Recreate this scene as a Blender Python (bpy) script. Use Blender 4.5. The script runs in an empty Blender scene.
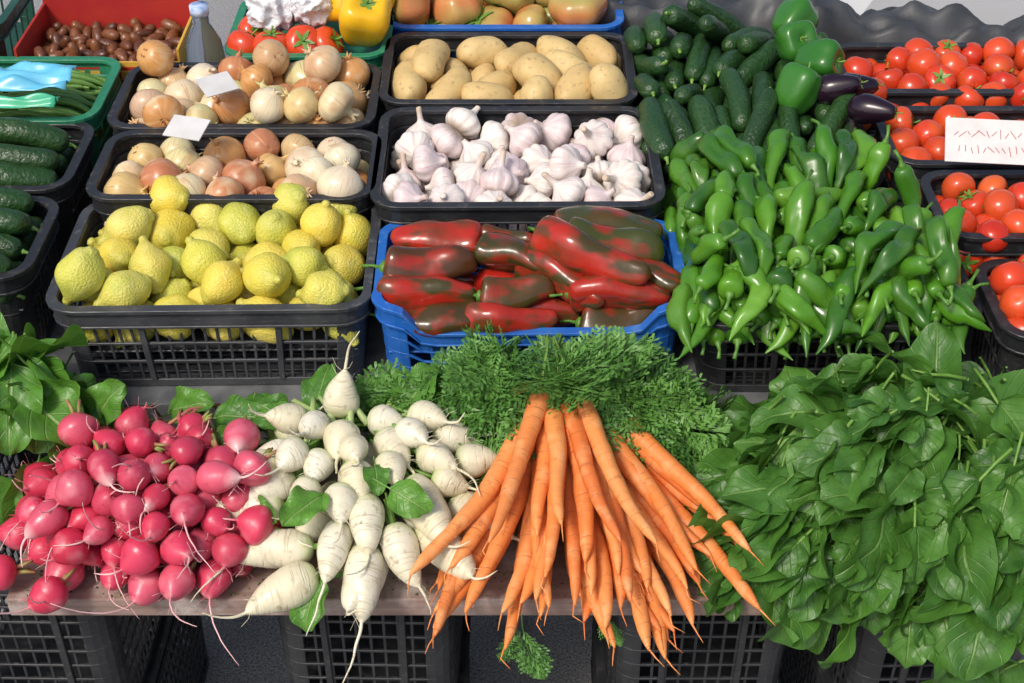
import bpy, bmesh, math, random, time
import numpy as np
from mathutils import Vector, Matrix, Quaternion, Euler, noise
T0=time.time()
R=random.Random(11)
sc=bpy.context.scene
COL=sc.collection

# ------------------------------------------------------------------ mesh builder
def catmull(pts,n):
    pts=[Vector(p) for p in pts]; out=[]
    P=[pts[0]*2-pts[1]]+pts+[pts[-1]*2-pts[-2]]
    seg=len(pts)-1
    for i in range(n+1):
        t=i/n*seg; k=min(int(t),seg-1); f=t-k
        a,b,c,d=P[k:k+4]
        out.append(0.5*((2*b)+(c-a)*f+(2*a-5*b+4*c-d)*f*f+(3*b-a-3*c+d)*f**3))
    return out

class MB:
    def __init__(s): s.v=[];s.f=[];s.m=[];s.body=0;s.uv=None
    def box(s,x0,x1,y0,y1,z0,z1,mat=0,M=None):
        b=len(s.v)
        c=[Vector((x,y,z)) for z in(z0,z1) for y in(y0,y1) for x in(x0,x1)]
        if M: c=[M@p for p in c]
        s.v+=c
        for q in((0,2,3,1),(4,5,7,6),(0,1,5,4),(2,6,7,3),(0,4,6,2),(1,3,7,5)):
            s.f.append([b+i for i in q]); s.m.append(mat)
    def rings(s,rings,mat=0,cap=True,closed=False):
        b=len(s.v); n=len(rings[0])
        for r in rings: s.v+=[Vector(p) for p in r]
        K=len(rings)
        for i in range(K if closed else K-1):
            j=(i+1)%K
            for k in range(n):
                l=(k+1)%n
                s.f.append([b+i*n+k,b+i*n+l,b+j*n+l,b+j*n+k]); s.m.append(mat)
        if cap and not closed:
            for i,rv in((0,True),(K-1,False)):
                c=sum((Vector(p) for p in rings[i]),Vector())/n
                s.v.append(c); ci=len(s.v)-1
                for k in range(n):
                    l=(k+1)%n
                    q=[b+i*n+k,b+i*n+l,ci]
                    s.f.append(q[::-1] if not rv else q); s.m.append(mat)
    def sweep(s,pts,rad,seg=10,mat=0,lobes=0,amp=0,jit=0,cap=True,ph=0):
        pts=[Vector(p) for p in pts]; K=len(pts)
        t=(pts[1]-pts[0]).normalized()
        a=Vector((0,0,1)) if abs(t.z)<.9 else Vector((1,0,0))
        nrm=(a-t*a.dot(t)).normalized(); rings=[]
        for i in range(K):
            t2=(pts[min(i+1,K-1)]-pts[max(i-1,0)])
            if t2.length<1e-9: t2=t
            t2=t2.normalized(); nrm=(nrm-t2*nrm.dot(t2)).normalized(); bn=t2.cross(nrm)
            rg=[]
            for k in range(seg):
                th=2*math.pi*k/seg
                r=rad[i]*(1+(amp*math.cos(lobes*th+ph) if lobes else 0)+R.uniform(-jit,jit))
                rg.append(pts[i]+nrm*(r*math.cos(th))+bn*(r*math.sin(th)))
            rings.append(rg); t=t2
        s.rings(rings,mat,cap)
    def lathe(s,prof,seg=16,mat=0,lobes=0,amp=0,n=None,lz=None,sharp=False,ph=0):
        if n: prof=catmull([(r,z,0) for r,z in prof],n)
        rings=[]
        for p in prof:
            r0,z=max(p[0],1e-5),p[1]; rg=[]
            for k in range(seg):
                th=2*math.pi*k/seg
                a=amp*(lz(z) if lz else 1)
                c=math.cos(lobes*th+ph) if not sharp else (2*abs(math.cos(lobes*th/2))-1)
                r=r0*(1+a*c)
                rg.append((r*math.cos(th),r*math.sin(th),z))
            rings.append(rg)
        s.rings(rings,mat,True)
    def lump(s,freq,amp,seed,n=None):
        for i in range(n or len(s.v)):
            v=s.v[i]; k=noise.noise(v*freq+Vector((seed*3.1,seed*1.7,seed)))
            s.v[i]=v*(1+amp*k)
    def build(s,name,mats,smooth=True,recalc=True):
        me=bpy.data.meshes.new(name)
        me.from_pydata([tuple(v) for v in s.v],[],s.f)
        for m in mats: me.materials.append(m)
        me.polygons.foreach_set('material_index',s.m)
        me.polygons.foreach_set('use_smooth',[smooth]*len(s.f))
        if s.uv:
            ul=me.uv_layers.new(name='UVMap')
            for l in me.loops: ul.data[l.index].uv=s.uv[l.vertex_index] if l.vertex_index<len(s.uv) else (0,.5)
        if recalc:
            bm=bmesh.new(); bm.from_mesh(me); bmesh.ops.recalc_face_normals(bm,faces=bm.faces); bm.to_mesh(me); bm.free()
        me.update()
        me['body']=s.body or len(s.v)
        return me

GR={}
def put(me,M,group,nm):
    o=bpy.data.objects.new(nm,me); COL.objects.link(o); o.matrix_world=M
    GR.setdefault(group,[]).append((o,M.copy())); return o
def solo(me,name,M=None):
    o=bpy.data.objects.new(name,me); COL.objects.link(o)
    if M: o.matrix_world=M
    return o
def orient(loc,d,up=(0,0,1),s=1.0):
    y=Vector(d).normalized(); up=Vector(up)
    x=y.cross(up)
    if x.length<1e-4: x=y.cross(Vector((1,0,0.01)))
    x.normalize(); z=x.cross(y)
    M=Matrix((x,y,z)).transposed().to_4x4()
    return Matrix.Translation(Vector(loc))@M@Matrix.Scale(s,4)

# ------------------------------------------------------------------ materials
def newmat(name):
    m=bpy.data.materials.new(name); m.use_nodes=True
    nt=m.node_tree; return m,nt,nt.nodes['Principled BSDF']
def nd(nt,t,**k):
    n=nt.nodes.new(t)
    for a,b in k.items(): setattr(n,a,b)
    return n
def c4(c): return (c[0],c[1],c[2],1)
def mix(nt,f,a,b,bt='MIX'):
    n=nd(nt,'ShaderNodeMix',data_type='RGBA',blend_type=bt)
    for i,x in((0,f),(6,a),(7,b)):
        if isinstance(x,bpy.types.NodeSocket): nt.links.new(x,n.inputs[i])
        elif i==0: n.inputs[0].default_value=x
        else: n.inputs[i].default_value=c4(x)
    return n.outputs[2]
def mrange(nt,x,lo,hi,a=0,b=1):
    n=nd(nt,'ShaderNodeMapRange'); nt.links.new(x,n.inputs[0])
    for i,v in enumerate((lo,hi,a,b)): n.inputs[i+1].default_value=v
    return n.outputs[0]
def noisef(nt,vec,scale,detail=3,rough=.55):
    n=nd(nt,'ShaderNodeTexNoise'); n.inputs['Scale'].default_value=scale
    n.inputs['Detail'].default_value=detail; n.inputs['Roughness'].default_value=rough
    nt.links.new(vec,n.inputs['Vector']); return n.outputs['Fac']
def addbump(nt,bs,h,strength,dist):
    b=nd(nt,'ShaderNodeBump'); b.inputs['Strength'].default_value=strength; b.inputs['Distance'].default_value=dist
    nt.links.new(h,b.inputs['Height']); nt.links.new(b.outputs[0],bs.inputs['Normal'])
def produce(name,cols,mott=(),streak=(),grad=(),rough=.4,bump=(150,.3,.001),axis='Z',spec=.5,roughvar=.1,rings=None):
    m,nt,bs=newmat(name)
    tc=nd(nt,'ShaderNodeTexCoord'); oi=nd(nt,'ShaderNodeObjectInfo')
    rp=nd(nt,'ShaderNodeValToRGB'); e=rp.color_ramp.elements
    for i,c in enumerate(cols):
        p=i/max(1,len(cols)-1)
        if i==0: e[0].position=0; e[0].color=c4(c)
        elif i==len(cols)-1: e[-1].position=1; e[-1].color=c4(c)
        else: x=e.new(p); x.color=c4(c)
    if len(cols)==1: e[1].color=c4(cols[0])
    nt.links.new(oi.outputs['Random'],rp.inputs[0])
    sv=nd(nt,'ShaderNodeVectorMath',operation='SCALE'); sv.inputs[0].default_value=(7.1,3.3,5.7)
    nt.links.new(oi.outputs['Random'],sv.inputs['Scale'])
    av=nd(nt,'ShaderNodeVectorMath',operation='ADD')
    nt.links.new(tc.outputs['Object'],av.inputs[0]); nt.links.new(sv.outputs[0],av.inputs[1])
    V=av.outputs[0]; col=rp.outputs[0]
    sep=nd(nt,'ShaderNodeSeparateXYZ'); nt.links.new(tc.outputs['Object'],sep.inputs[0])
    A={'Z':(0,1,2),'Y':(0,2,1)}[axis]
    for (c,n,kz,lo,hi,amt) in streak:
        cb=nd(nt,'ShaderNodeCombineXYZ')
        nt.links.new(sep.outputs[A[0]],cb.inputs[0]); nt.links.new(sep.outputs[A[1]],cb.inputs[1])
        nm=nd(nt,'ShaderNodeVectorMath',operation='NORMALIZE'); nt.links.new(cb.outputs[0],nm.inputs[0])
        s2=nd(nt,'ShaderNodeSeparateXYZ'); nt.links.new(nm.outputs[0],s2.inputs[0])
        r9=nd(nt,'ShaderNodeMath',operation='MULTIPLY'); nt.links.new(oi.outputs['Random'],r9.inputs[0]); r9.inputs[1].default_value=37
        zz=nd(nt,'ShaderNodeMath',operation='MULTIPLY_ADD'); nt.links.new(sep.outputs[A[2]],zz.inputs[0]); zz.inputs[1].default_value=kz
        nt.links.new(r9.outputs[0],zz.inputs[2])
        c2=nd(nt,'ShaderNodeCombineXYZ'); nt.links.new(s2.outputs[0],c2.inputs[0]); nt.links.new(s2.outputs[1],c2.inputs[1]); nt.links.new(zz.outputs[0],c2.inputs[2])
        f=noisef(nt,c2.outputs[0],n,2)
        col=mix(nt,mrange(nt,f,lo,hi,0,amt),col,c)
    for (c,scl,lo,hi,amt) in mott:
        f=noisef(nt,V,scl,2,.45); col=mix(nt,mrange(nt,f,lo,hi,0,amt),col,c)
    for (c,a,b,amt) in grad:
        col=mix(nt,mrange(nt,sep.outputs[A[2]],a,b,0,amt),col,c)
    hgt=noisef(nt,V,bump[0],2) if bump else None
    if rings:
        mp=nd(nt,'ShaderNodeMapping'); mp.inputs['Scale'].default_value=(25,rings[0],25); nt.links.new(V,mp.inputs[0])
        rf=noisef(nt,mp.outputs[0],1,2)
        col=mix(nt,mrange(nt,rf,.60,.70,0,rings[2]),col,rings[1])
        ad=nd(nt,'ShaderNodeMath',operation='MULTIPLY_ADD'); nt.links.new(mrange(nt,rf,.55,.72,0,1),ad.inputs[0]); ad.inputs[1].default_value=-.8; nt.links.new(hgt,ad.inputs[2]); hgt=ad.outputs[0]
    nt.links.new(col,bs.inputs['Base Color'])
    if hgt: nt.links.new(mrange(nt,hgt,.3,.7,max(.05,rough-roughvar),rough+roughvar),bs.inputs['Roughness'])
    else: bs.inputs['Roughness'].default_value=rough
    bs.inputs['Specular IOR Level'].default_value=spec
    if bump: addbump(nt,bs,hgt,bump[1],bump[2])
    return m
def plain(name,c,c2=None,scale=20,rough=.5,bump=None,metal=0,lo=.35,hi=.65,vec='Object'):
    m,nt,bs=newmat(name); tc=nd(nt,'ShaderNodeTexCoord'); V=tc.outputs[vec]
    if c2: 
        nt.links.new(mix(nt,mrange(nt,noisef(nt,V,scale,4),lo,hi),c,c2),bs.inputs['Base Color'])
    else: bs.inputs['Base Color'].default_value=c4(c)
    bs.inputs['Roughness'].default_value=rough; bs.inputs['Metallic'].default_value=metal
    if bump: addbump(nt,bs,noisef(nt,V,bump[0],3),bump[1],bump[2])
    return m
def crateplastic(name,c,c2,dust,rough=.42):
    m,nt,bs=newmat(name); tc=nd(nt,'ShaderNodeTexCoord'); V=tc.outputs['Object']
    col=mix(nt,mrange(nt,noisef(nt,V,14,3),.45,.8),c,c2)
    mp=nd(nt,'ShaderNodeMapping'); mp.inputs['Scale'].default_value=(30,30,160); mp.inputs['Rotation'].default_value=(.4,.2,0); nt.links.new(V,mp.inputs[0])
    f=noisef(nt,mp.outputs[0],2,3,.6); col=mix(nt,mrange(nt,f,.60,.72,0,.45),col,dust)
    f2=noisef(nt,V,55,3,.6); col=mix(nt,mrange(nt,f2,.60,.75,0,.35),col,dust)
    nt.links.new(col,bs.inputs['Base Color']); nt.links.new(mrange(nt,f2,.3,.7,rough-.1,rough+.2),bs.inputs['Roughness'])
    return m
def leafmat(name,dark,light,vein,trans=.25,vfreq=8,rough=.4,vamt=.6):
    m,nt,bs=newmat(name); uv=nd(nt,'ShaderNodeUVMap'); oi=nd(nt,'ShaderNodeObjectInfo'); tc=nd(nt,'ShaderNodeTexCoord')
    col=mix(nt,oi.outputs['Random'],dark,light)
    f=noisef(nt,tc.outputs['Object'],35,2)
    col=mix(nt,mrange(nt,f,.35,.7,0,.45),col,[x*1.5 for x in light])
    if vamt:
        sp=nd(nt,'ShaderNodeSeparateXYZ'); nt.links.new(uv.outputs[0],sp.inputs[0])
        ab=nd(nt,'ShaderNodeMath',operation='ABSOLUTE'); nt.links.new(sp.outputs[0],ab.inputs[0])
        mid=mrange(nt,ab.outputs[0],.02,.07,1,0)
        ph=nd(nt,'ShaderNodeMath',operation='MULTIPLY_ADD'); nt.links.new(ab.outputs[0],ph.inputs[0]); ph.inputs[1].default_value=-.30; nt.links.new(sp.outputs[1],ph.inputs[2])
        mu=nd(nt,'ShaderNodeMath',operation='MULTIPLY'); nt.links.new(ph.outputs[0],mu.inputs[0]); mu.inputs[1].default_value=vfreq
        fr=nd(nt,'ShaderNodeMath',operation='PINGPONG'); nt.links.new(mu.outputs[0],fr.inputs[0]); fr.inputs[1].default_value=.5
        sv=mrange(nt,fr.outputs[0],.0,.07,.6,0)
        mx=nd(nt,'ShaderNodeMath',operation='MAXIMUM'); nt.links.new(mid,mx.inputs[0]); nt.links.new(sv,mx.inputs[1])
        am=nd(nt,'ShaderNodeMath',operation='MULTIPLY'); nt.links.new(mx.outputs[0],am.inputs[0]); am.inputs[1].default_value=vamt
        col=mix(nt,am.outputs[0],col,vein)
        hh=nd(nt,'ShaderNodeMath',operation='MULTIPLY_ADD'); nt.links.new(mx.outputs[0],hh.inputs[0]); hh.inputs[1].default_value=-.8; nt.links.new(noisef(nt,tc.outputs['Object'],90,2),hh.inputs[2])
        addbump(nt,bs,hh.outputs[0],.7,.002)
    nt.links.new(col,bs.inputs['Base Color']); bs.inputs['Roughness'].default_value=rough
    if trans:
        tr=nd(nt,'ShaderNodeBsdfTranslucent'); nt.links.new(mix(nt,.5,col,(.25,.5,.03)),tr.inputs[0])
        ms=nd(nt,'ShaderNodeMixShader'); ms.inputs[0].default_value=trans
        nt.links.new(bs.outputs[0],ms.inputs[1]); nt.links.new(tr.outputs[0],ms.inputs[2])
        nt.links.new(ms.outputs[0],nt.nodes['Material Output'].inputs[0])
    return m

m_lemon=produce('lemon_skin',[(.72,.56,.06),(.77,.60,.09),(.75,.62,.12),(.52,.53,.07),(.77,.64,.16),(.58,.57,.08),(.75,.58,.07)],mott=[((.38,.46,.06),24,.48,.75,.6),((.82,.72,.30),60,.55,.75,.35)],rough=.45,bump=(330,.8,.0022),grad=[((.45,.44,.08),.024,.038,.6),((.42,.44,.09),-.022,-.037,.5)])
m_onion=produce('onion_skin',[(.58,.28,.08),(.76,.70,.50),(.44,.15,.08),(.66,.60,.30),(.64,.36,.12),(.48,.17,.08),(.72,.62,.38),(.58,.56,.26),(.66,.38,.14),(.76,.72,.55),(.50,.20,.07),(.62,.32,.10)],
   streak=[((.78,.60,.36),4,6,.52,.75,.35),((.32,.10,.03),13,3,.55,.75,.6)],mott=[((.80,.70,.46),22,.58,.68,.5),((.42,.17,.06),30,.56,.72,.5)],rough=.30,bump=(60,.3,.0012))
m_garlic=produce('garlic_skin',[(.74,.68,.61),(.77,.72,.65),(.70,.59,.57),(.66,.54,.55)],streak=[((.42,.18,.27),7,6,.53,.73,.6),((.80,.75,.68),16,3,.48,.62,.35)],
   grad=[((.50,.36,.22),.022,.045,.7),((.28,.19,.11),-.010,-.020,.9)],mott=[((.50,.34,.30),40,.58,.75,.4)],rough=.5,bump=(120,.6,.0015))
m_potato=produce('potato_skin',[(.60,.42,.17),(.65,.48,.21),(.55,.37,.14)],mott=[((.42,.28,.12),40,.5,.75,.5),((.30,.19,.09),130,.60,.72,.6)],rough=.6,bump=(90,.4,.002))
m_stem=plain('green_stem',(.10,.24,.03),(.20,.34,.07),80,.5)
m_pst=plain('pepper_stem',(.06,.17,.02),(.10,.24,.03),80,.45)
m_tom=produce('tomato_skin',[(.60,.04,.015),(.66,.08,.02),(.52,.03,.012),(.68,.13,.03)],mott=[((.68,.22,.04),20,.55,.8,.4)],rough=.2,bump=(30,.08,.001))
m_btom=produce('big_tomato_skin',[(.58,.10,.04),(.56,.30,.10),(.42,.38,.11),(.62,.18,.07),(.36,.38,.11)],mott=[((.60,.14,.05),14,.42,.62,.7)],grad=[((.28,.36,.10),.008,.03,.7)],rough=.25,bump=(25,.1,.001))
m_gpep=produce('green_pepper_skin',[(.045,.17,.010),(.09,.26,.015),(.030,.11,.012),(.13,.31,.03),(.055,.19,.012),(.018,.075,.010),(.05,.17,.012),(.10,.28,.02)],mott=[((.16,.34,.03),18,.5,.8,.4),((.015,.06,.01),25,.6,.8,.4)],rough=.27,bump=(35,.35,.0025),axis='Y')
m_redpep=produce('red_pepper_skin',[(.36,.014,.010),(.42,.022,.012),(.26,.025,.015)],streak=[((.035,.045,.012),.9,22,.47,.62,.95)],mott=[((.09,.04,.015),16,.50,.72,.75)],rough=.2,bump=(22,.55,.005),axis='Y')
m_darkpep=produce('ripening_pepper_skin',[(.045,.045,.012),(.08,.030,.012),(.05,.06,.014)],streak=[((.32,.022,.012),.9,22,.50,.66,.9)],mott=[((.14,.03,.012),16,.5,.7,.6)],rough=.2,bump=(22,.55,.005),axis='Y')
m_bell=produce('green_bell_skin',[(.025,.13,.015),(.045,.18,.02)],rough=.22,bump=(20,.2,.003))
m_ybell=produce('yellow_bell_skin',[(.80,.42,.01),(.82,.50,.02)],rough=.2,bump=(20,.2,.003))
m_cuc=produce('cucumber_skin',[(.012,.040,.010),(.020,.065,.012),(.015,.052,.013)],streak=[((.06,.13,.03),5,2,.55,.8,.5)],rough=.40,bump=(150,.9,.003),axis='Y',mott=[((.04,.09,.025),50,.55,.75,.4)])
m_egg=produce('eggplant_skin',[(.015,.006,.014)],rough=.15,bump=(20,.1,.002))
m_rad=produce('radish_skin',[(.56,.030,.075),(.63,.050,.11),(.50,.020,.055),(.65,.10,.16),(.46,.028,.07)],mott=[((.74,.30,.34),40,.56,.78,.45),((.32,.02,.04),60,.6,.75,.45)],grad=[((.78,.52,.50),.042,.056,.9)],rough=.36,bump=(90,.4,.0015),axis='Y')
m_white=produce('white_radish_skin',[(.71,.66,.50),(.76,.72,.58),(.69,.63,.44),(.74,.70,.53)],mott=[((.55,.48,.28),30,.48,.78,.6),((.36,.27,.15),100,.62,.76,.65)],grad=[((.44,.56,.20),.018,-.002,.85)],rough=.42,bump=(70,.5,.002),axis='Y',rings=(350,(.45,.36,.22),.55))
m_car=produce('carrot_skin',[(.76,.20,.045),(.80,.26,.06),(.68,.165,.035),(.80,.30,.085),(.77,.23,.05)],mott=[((.84,.43,.18),45,.52,.75,.6),((.42,.13,.04),120,.62,.76,.6)],grad=[((.38,.22,.06),.010,.0,.6)],rough=.5,bump=(120,.4,.0012),axis='Y',rings=(420,(.45,.14,.04),.7))
m_spin=leafmat('spinach_leaf',(.030,.105,.018),(.080,.21,.030),(.22,.38,.09),.25,7,.42,.5)
m_chard=leafmat('chard_leaf',(.05,.16,.02),(.10,.26,.03),(.35,.48,.18),.2,6)
m_frond=leafmat('carrot_frond',(.04,.135,.022),(.105,.25,.042),(.06,.17,.03),0,vamt=0,rough=.5)
m_bean=produce('bean_skin',[(.10,.24,.04),(.16,.30,.06)],rough=.5,bump=(60,.3,.001),axis='Y')
m_date=produce('date_skin',[(.14,.045,.018),(.22,.08,.03),(.09,.03,.015)],rough=.35,bump=(150,.6,.002),axis='Y')
m_blk=crateplastic('black_plastic',(.018,.019,.022),(.045,.045,.048),(.14,.13,.12))
m_gry=crateplastic('charcoal_plastic',(.040,.043,.050),(.080,.083,.09),(.18,.17,.16))
m_blu=crateplastic('blue_plastic',(.015,.12,.46),(.04,.17,.50),(.16,.26,.48),.38)
m_grn=crateplastic('green_plastic',(.02,.20,.10),(.03,.25,.13),(.15,.30,.20))
m_dgrn=crateplastic('dark_green_plastic',(.01,.06,.04),(.02,.09,.06),(.10,.14,.12))

# ------------------------------------------------------------------ crate
def crate_mesh(name,mat,W=.40,D=.25,H=.13,dip=0,floor=.03,taper=.06,vs=.0155,r=.03,rows=3):
    mb=MB()
    def path(off):
        out=[]; w=W/2-.012; d=D/2-.012
        for cx,cy,a0 in((w-r,d-r,0),(-w+r,d-r,90),(-w+r,-d+r,180),(w-r,-d+r,270)):
            for k in range(6):
                a=math.radians(a0+90*k/5); out.append((cx+(r+off)*math.cos(a),cy+(r+off)*math.sin(a)))
        return out
    def ring(z0,z1,o0,o1):
        p0=path(o0);p1=path(o1)
        ri=[]
        for i in range(len(p0)):
            j=(i+1)%len(p0)
            L=math.hypot(p0[i][0]-p0[j][0],p0[i][1]-p0[j][1]); m=max(1,round(L/.02)) if L>.02 else 1
            for k in range(m):
                f=k/m
                xi=p0[i][0]*(1-f)+p0[j][0]*f; yi=p0[i][1]*(1-f)+p0[j][1]*f
                xo=p1[i][0]*(1-f)+p1[j][0]*f; yo=p1[i][1]*(1-f)+p1[j][1]*f
                ri.append([(xi,yi,z0),(xo,yo,z0),(xo,yo,z1),(xi,yi,z1)])
        mb.rings(ri,0,False,True)
    ring(H-.006,H,-.002,.012)
    ring(H-.026,H-.0061,.004,.0075)
    ring(H-.030,H-.0262,0,.010)
    ring(.0,.012,-.001,.004)
    zs=[.012+(H-.042)*k/rows for k in range(1,rows)]
    for z in zs: ring(z-.002,z+.002,-.0005,.0035)
    w=W/2-.012; d=D/2-.012
    for sgn in(-1,1):
        n=int((2*w-2*r)/vs)
        for k in range(n+1):
            x=-w+r+(2*w-2*r)*k/n
            hw=.0019
            mb.box(x-hw,x+hw,sgn*d-.0,sgn*(d+.0028),.0118,H-.028)
        for x in(-w*.45,w*.45): mb.box(x-.004,x+.004,sgn*d,sgn*(d+.0065),.0115,H-.0275)
        n=max(3,int((2*d-2*r)/vs))
        for k in range(n+1):
            y=-d+r+(2*d-2*r)*k/n
            mb.box(sgn*w,sgn*(w+.0028),y-.0019,y+.0019,.0118,H-.028)
    p0=path(-.0002);p1=path(.0031)
    for c in range(4):
        rg=[]
        for k in range(6):
            i=c*6+k
            rg.append([(p0[i][0],p0[i][1],.0117),(p1[i][0],p1[i][1],.0117),(p1[i][0],p1[i][1],H-.0282),(p0[i][0],p0[i][1],H-.0282)])
        mb.rings(rg,0,True)
    k=-d+.004
    while k<d-.01:
        mb.box(-w+.004,w-.004,k,k+.010,.003,.006); k+=.018
    mb.box(-w+.004,w-.004,-d+.004,d-.004,floor-.003,floor)
    for i,v in enumerate(mb.v):
        s=1-taper*(1-v.z/H); x,y,z=v.x*s,v.y*s,v.z
        if dip and abs(v.y)>D/2-.03:
            q=min(1,max(0,(W/2-.035-abs(v.x))/.035)); q=q*q*(3-2*q)
            z=z*(1-dip/H*q)
        mb.v[i]=Vector((x,y,z))
    return mb.build(name,[mat],smooth=False)

def crate(me,x,y,z,rot=0,name='plastic_crate'):
    o=solo(me,name,Matrix.Translation((x,y,z))@Matrix.Rotation(math.radians(rot),4,'Z'))
    b=o.modifiers.new('edge_round','BEVEL'); b.width=.0007; b.segments=1; b.limit_method='ANGLE'
    return o
TZ=.647
# ------------------------------------------------------------------ produce meshes
def hull(me):
    bm=bmesh.new(); n=me['body']; vs=[me.vertices[i].co.copy() for i in range(n)]
    if len(vs)>70:
        ex=[]
        for _ in range(60):
            d=Vector((R.gauss(0,1),R.gauss(0,1),R.gauss(0,1))); ex.append(max(range(n),key=lambda i:vs[i].dot(d)))
        vs=[vs[i] for i in set(ex)]
    for v in vs: bm.verts.new(v)
    bmesh.ops.convex_hull(bm,input=bm.verts)
    for v in [v for v in bm.verts if not v.link_faces]: bm.verts.remove(v)
    lo=bpy.data.meshes.new(me.name+'_hull'); bm.to_mesh(lo); bm.free(); return lo
def lathe_item(name,prof,mats,seg=20,n=22,lobes=0,amp=0,lf=6,la=.06,seed=1,extra=None,lz=None,sharp=False,sq=1):
    mb=MB(); mb.lathe(prof,seg,0,lobes,amp,n,lz,sharp,ph=seed)
    mb.lump(lf,la,seed)
    if sq!=1:
        for v in mb.v: v.x*=sq
    mb.body=len(mb.v)
    if extra: extra(mb)
    return mb.build(name,mats)
lemons=[lathe_item('lemon',[(0,-.038*k),(.006,-.037*k),(.010,-.033*k),(.019,-.026*k),(.0270,-.011),(.029,.003),(.0245,.016),(.013,.028*k),(.0070,.034*k),(.0055,.039*k),(0,.042*k)],[m_lemon],28,30,0,0,34,.15,s) for s,k in((1,1),(2,.95),(3,1.1),(4,1.03),(5,.98),(6,1.06))]
def onion_extra(mb):
    for k in range(5):
        a=R.uniform(0,6.28); mb.sweep([(0.002*math.cos(a),.002*math.sin(a),.027),(.004*math.cos(a),.004*math.sin(a),.033),(.008*math.cos(a),.008*math.sin(a),.036+R.uniform(0,.004))],[.003,.002,.0005],5,0)
    for k in range(10):
        a=R.uniform(0,6.28); mb.sweep([(0.003*math.cos(a),.003*math.sin(a),-.024),(.006*math.cos(a),.006*math.sin(a),-.029),(.008*math.cos(a),.008*math.sin(a),-.031)],[.001,.0008,.0003],4,0)
onions=[lathe_item('onion',[(0,-.0245*k),(.006,-.025*k),(.018,-.022*k),(.0275,-.011),(.0305,.001),(.027,.013),(.017,.022*k),(.0075,.0265*k),(.0045,.030),(.0045,.033),(0,.034)],[m_onion],26,24,7,.010,25,.09,s,onion_extra) for s,k in((1,1),(2,1.1),(3,.9),(4,1.0),(5,1.05))]
def gl(z): return 1 if z<.012 else max(0,1-(z-.012)/.015)
garl=[lathe_item('garlic_bulb',[(0,-.016),(.010,-.019),(.021,-.014),(.0280,-.002),(.0245,.009),(.014,.017),(.0070,.022),(.0050,.027),(.0045,.027+h*.5),(.0042,.027+h),(0,.0275+h)],[m_garlic],40,26,s+6,.065,26,.12,s,None,gl,True) for s,h in((1,.006),(2,.012),(3,.004),(4,.02),(5,.008))]
pots=[lathe_item('potato',[(0,-a),(b*.5,-a*.9),(b*.9,-a*.5),(b,0),(b*.92,a*.5),(b*.5,a*.9),(0,a)],[m_potato],20,20,0,0,22,.22,s,sq=q) for s,a,b,q in((1,.045,.030,.85),(2,.040,.029,.9),(3,.060,.030,.85),(4,.046,.031,.8),(5,.036,.027,.95))]
def calyx(r,zc,stem=.012):
    def f(mb):
        for k in range(5):
            a=k*1.2566+R.uniform(-.2,.2); c,s_=math.cos(a),math.sin(a); t=(-s_,c)
            w=r*.12; b=len(mb.v)
            P=[(0,w*.7,zc),(r*.3,w,zc+r*.10),(r*.62,w*.3,zc+r*.14)]
            for x,ww,z in P:
                for sg in(-1,1): mb.v.append(Vector((c*x+t[0]*ww*sg,s_*x+t[1]*ww*sg,z)))
            mb.f+= [[b,b+1,b+3,b+2],[b+2,b+3,b+5,b+4]]; mb.m+=[1,1]
        mb.sweep([(0,0,zc-.002),(0.001,0,zc+stem*.5),(.003,.001,zc+stem)],[r*.06,r*.05,r*.06],6,1)
    return f
toms=[lathe_item('tomato',[(0,-.0195),(.010,-.0195),(.0195,-.013),(.0245,0),(.0215,.012),(.012,.0175),(.005,.0165),(0,.0150)],[m_tom,m_stem],22,20,5,.012,25,.05,s,calyx(.024,.0165)) for s in(1,2)]
btoms=[lathe_item('big_tomato',[(0,-.032),(.02,-.033),(.038,-.022),(.047,0),(.042,.019),(.024,.028),(.010,.025),(0,.021)],[m_btom,m_stem],36,22,s+5,.05,12,.08,s,calyx(.045,.024,.015)) for s in(1,2,3)]
bells=[lathe_item('bell_pepper',[(0,-.038),(.010,-.041),(.024,-.038),(.033,-.02),(.038,.005),(.038,.025),(.028,.040),(.012,.038),(0,.031)],[mm,m_stem],32,24,4,.09,14,.1,s,calyx(.03,.033,.02)) for s,mm in((1,m_bell),(2,m_bell),(3,m_ybell),(4,m_ybell))]
egg=lathe_item('eggplant',[(0,-.06),(.02,-.058),(.034,-.04),(.038,-.015),(.030,.02),(.02,.05),(.012,.06),(0,.062)],[m_egg,m_stem],24,24,0,0,12,.05,2,calyx(.03,.058,.02))

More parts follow.
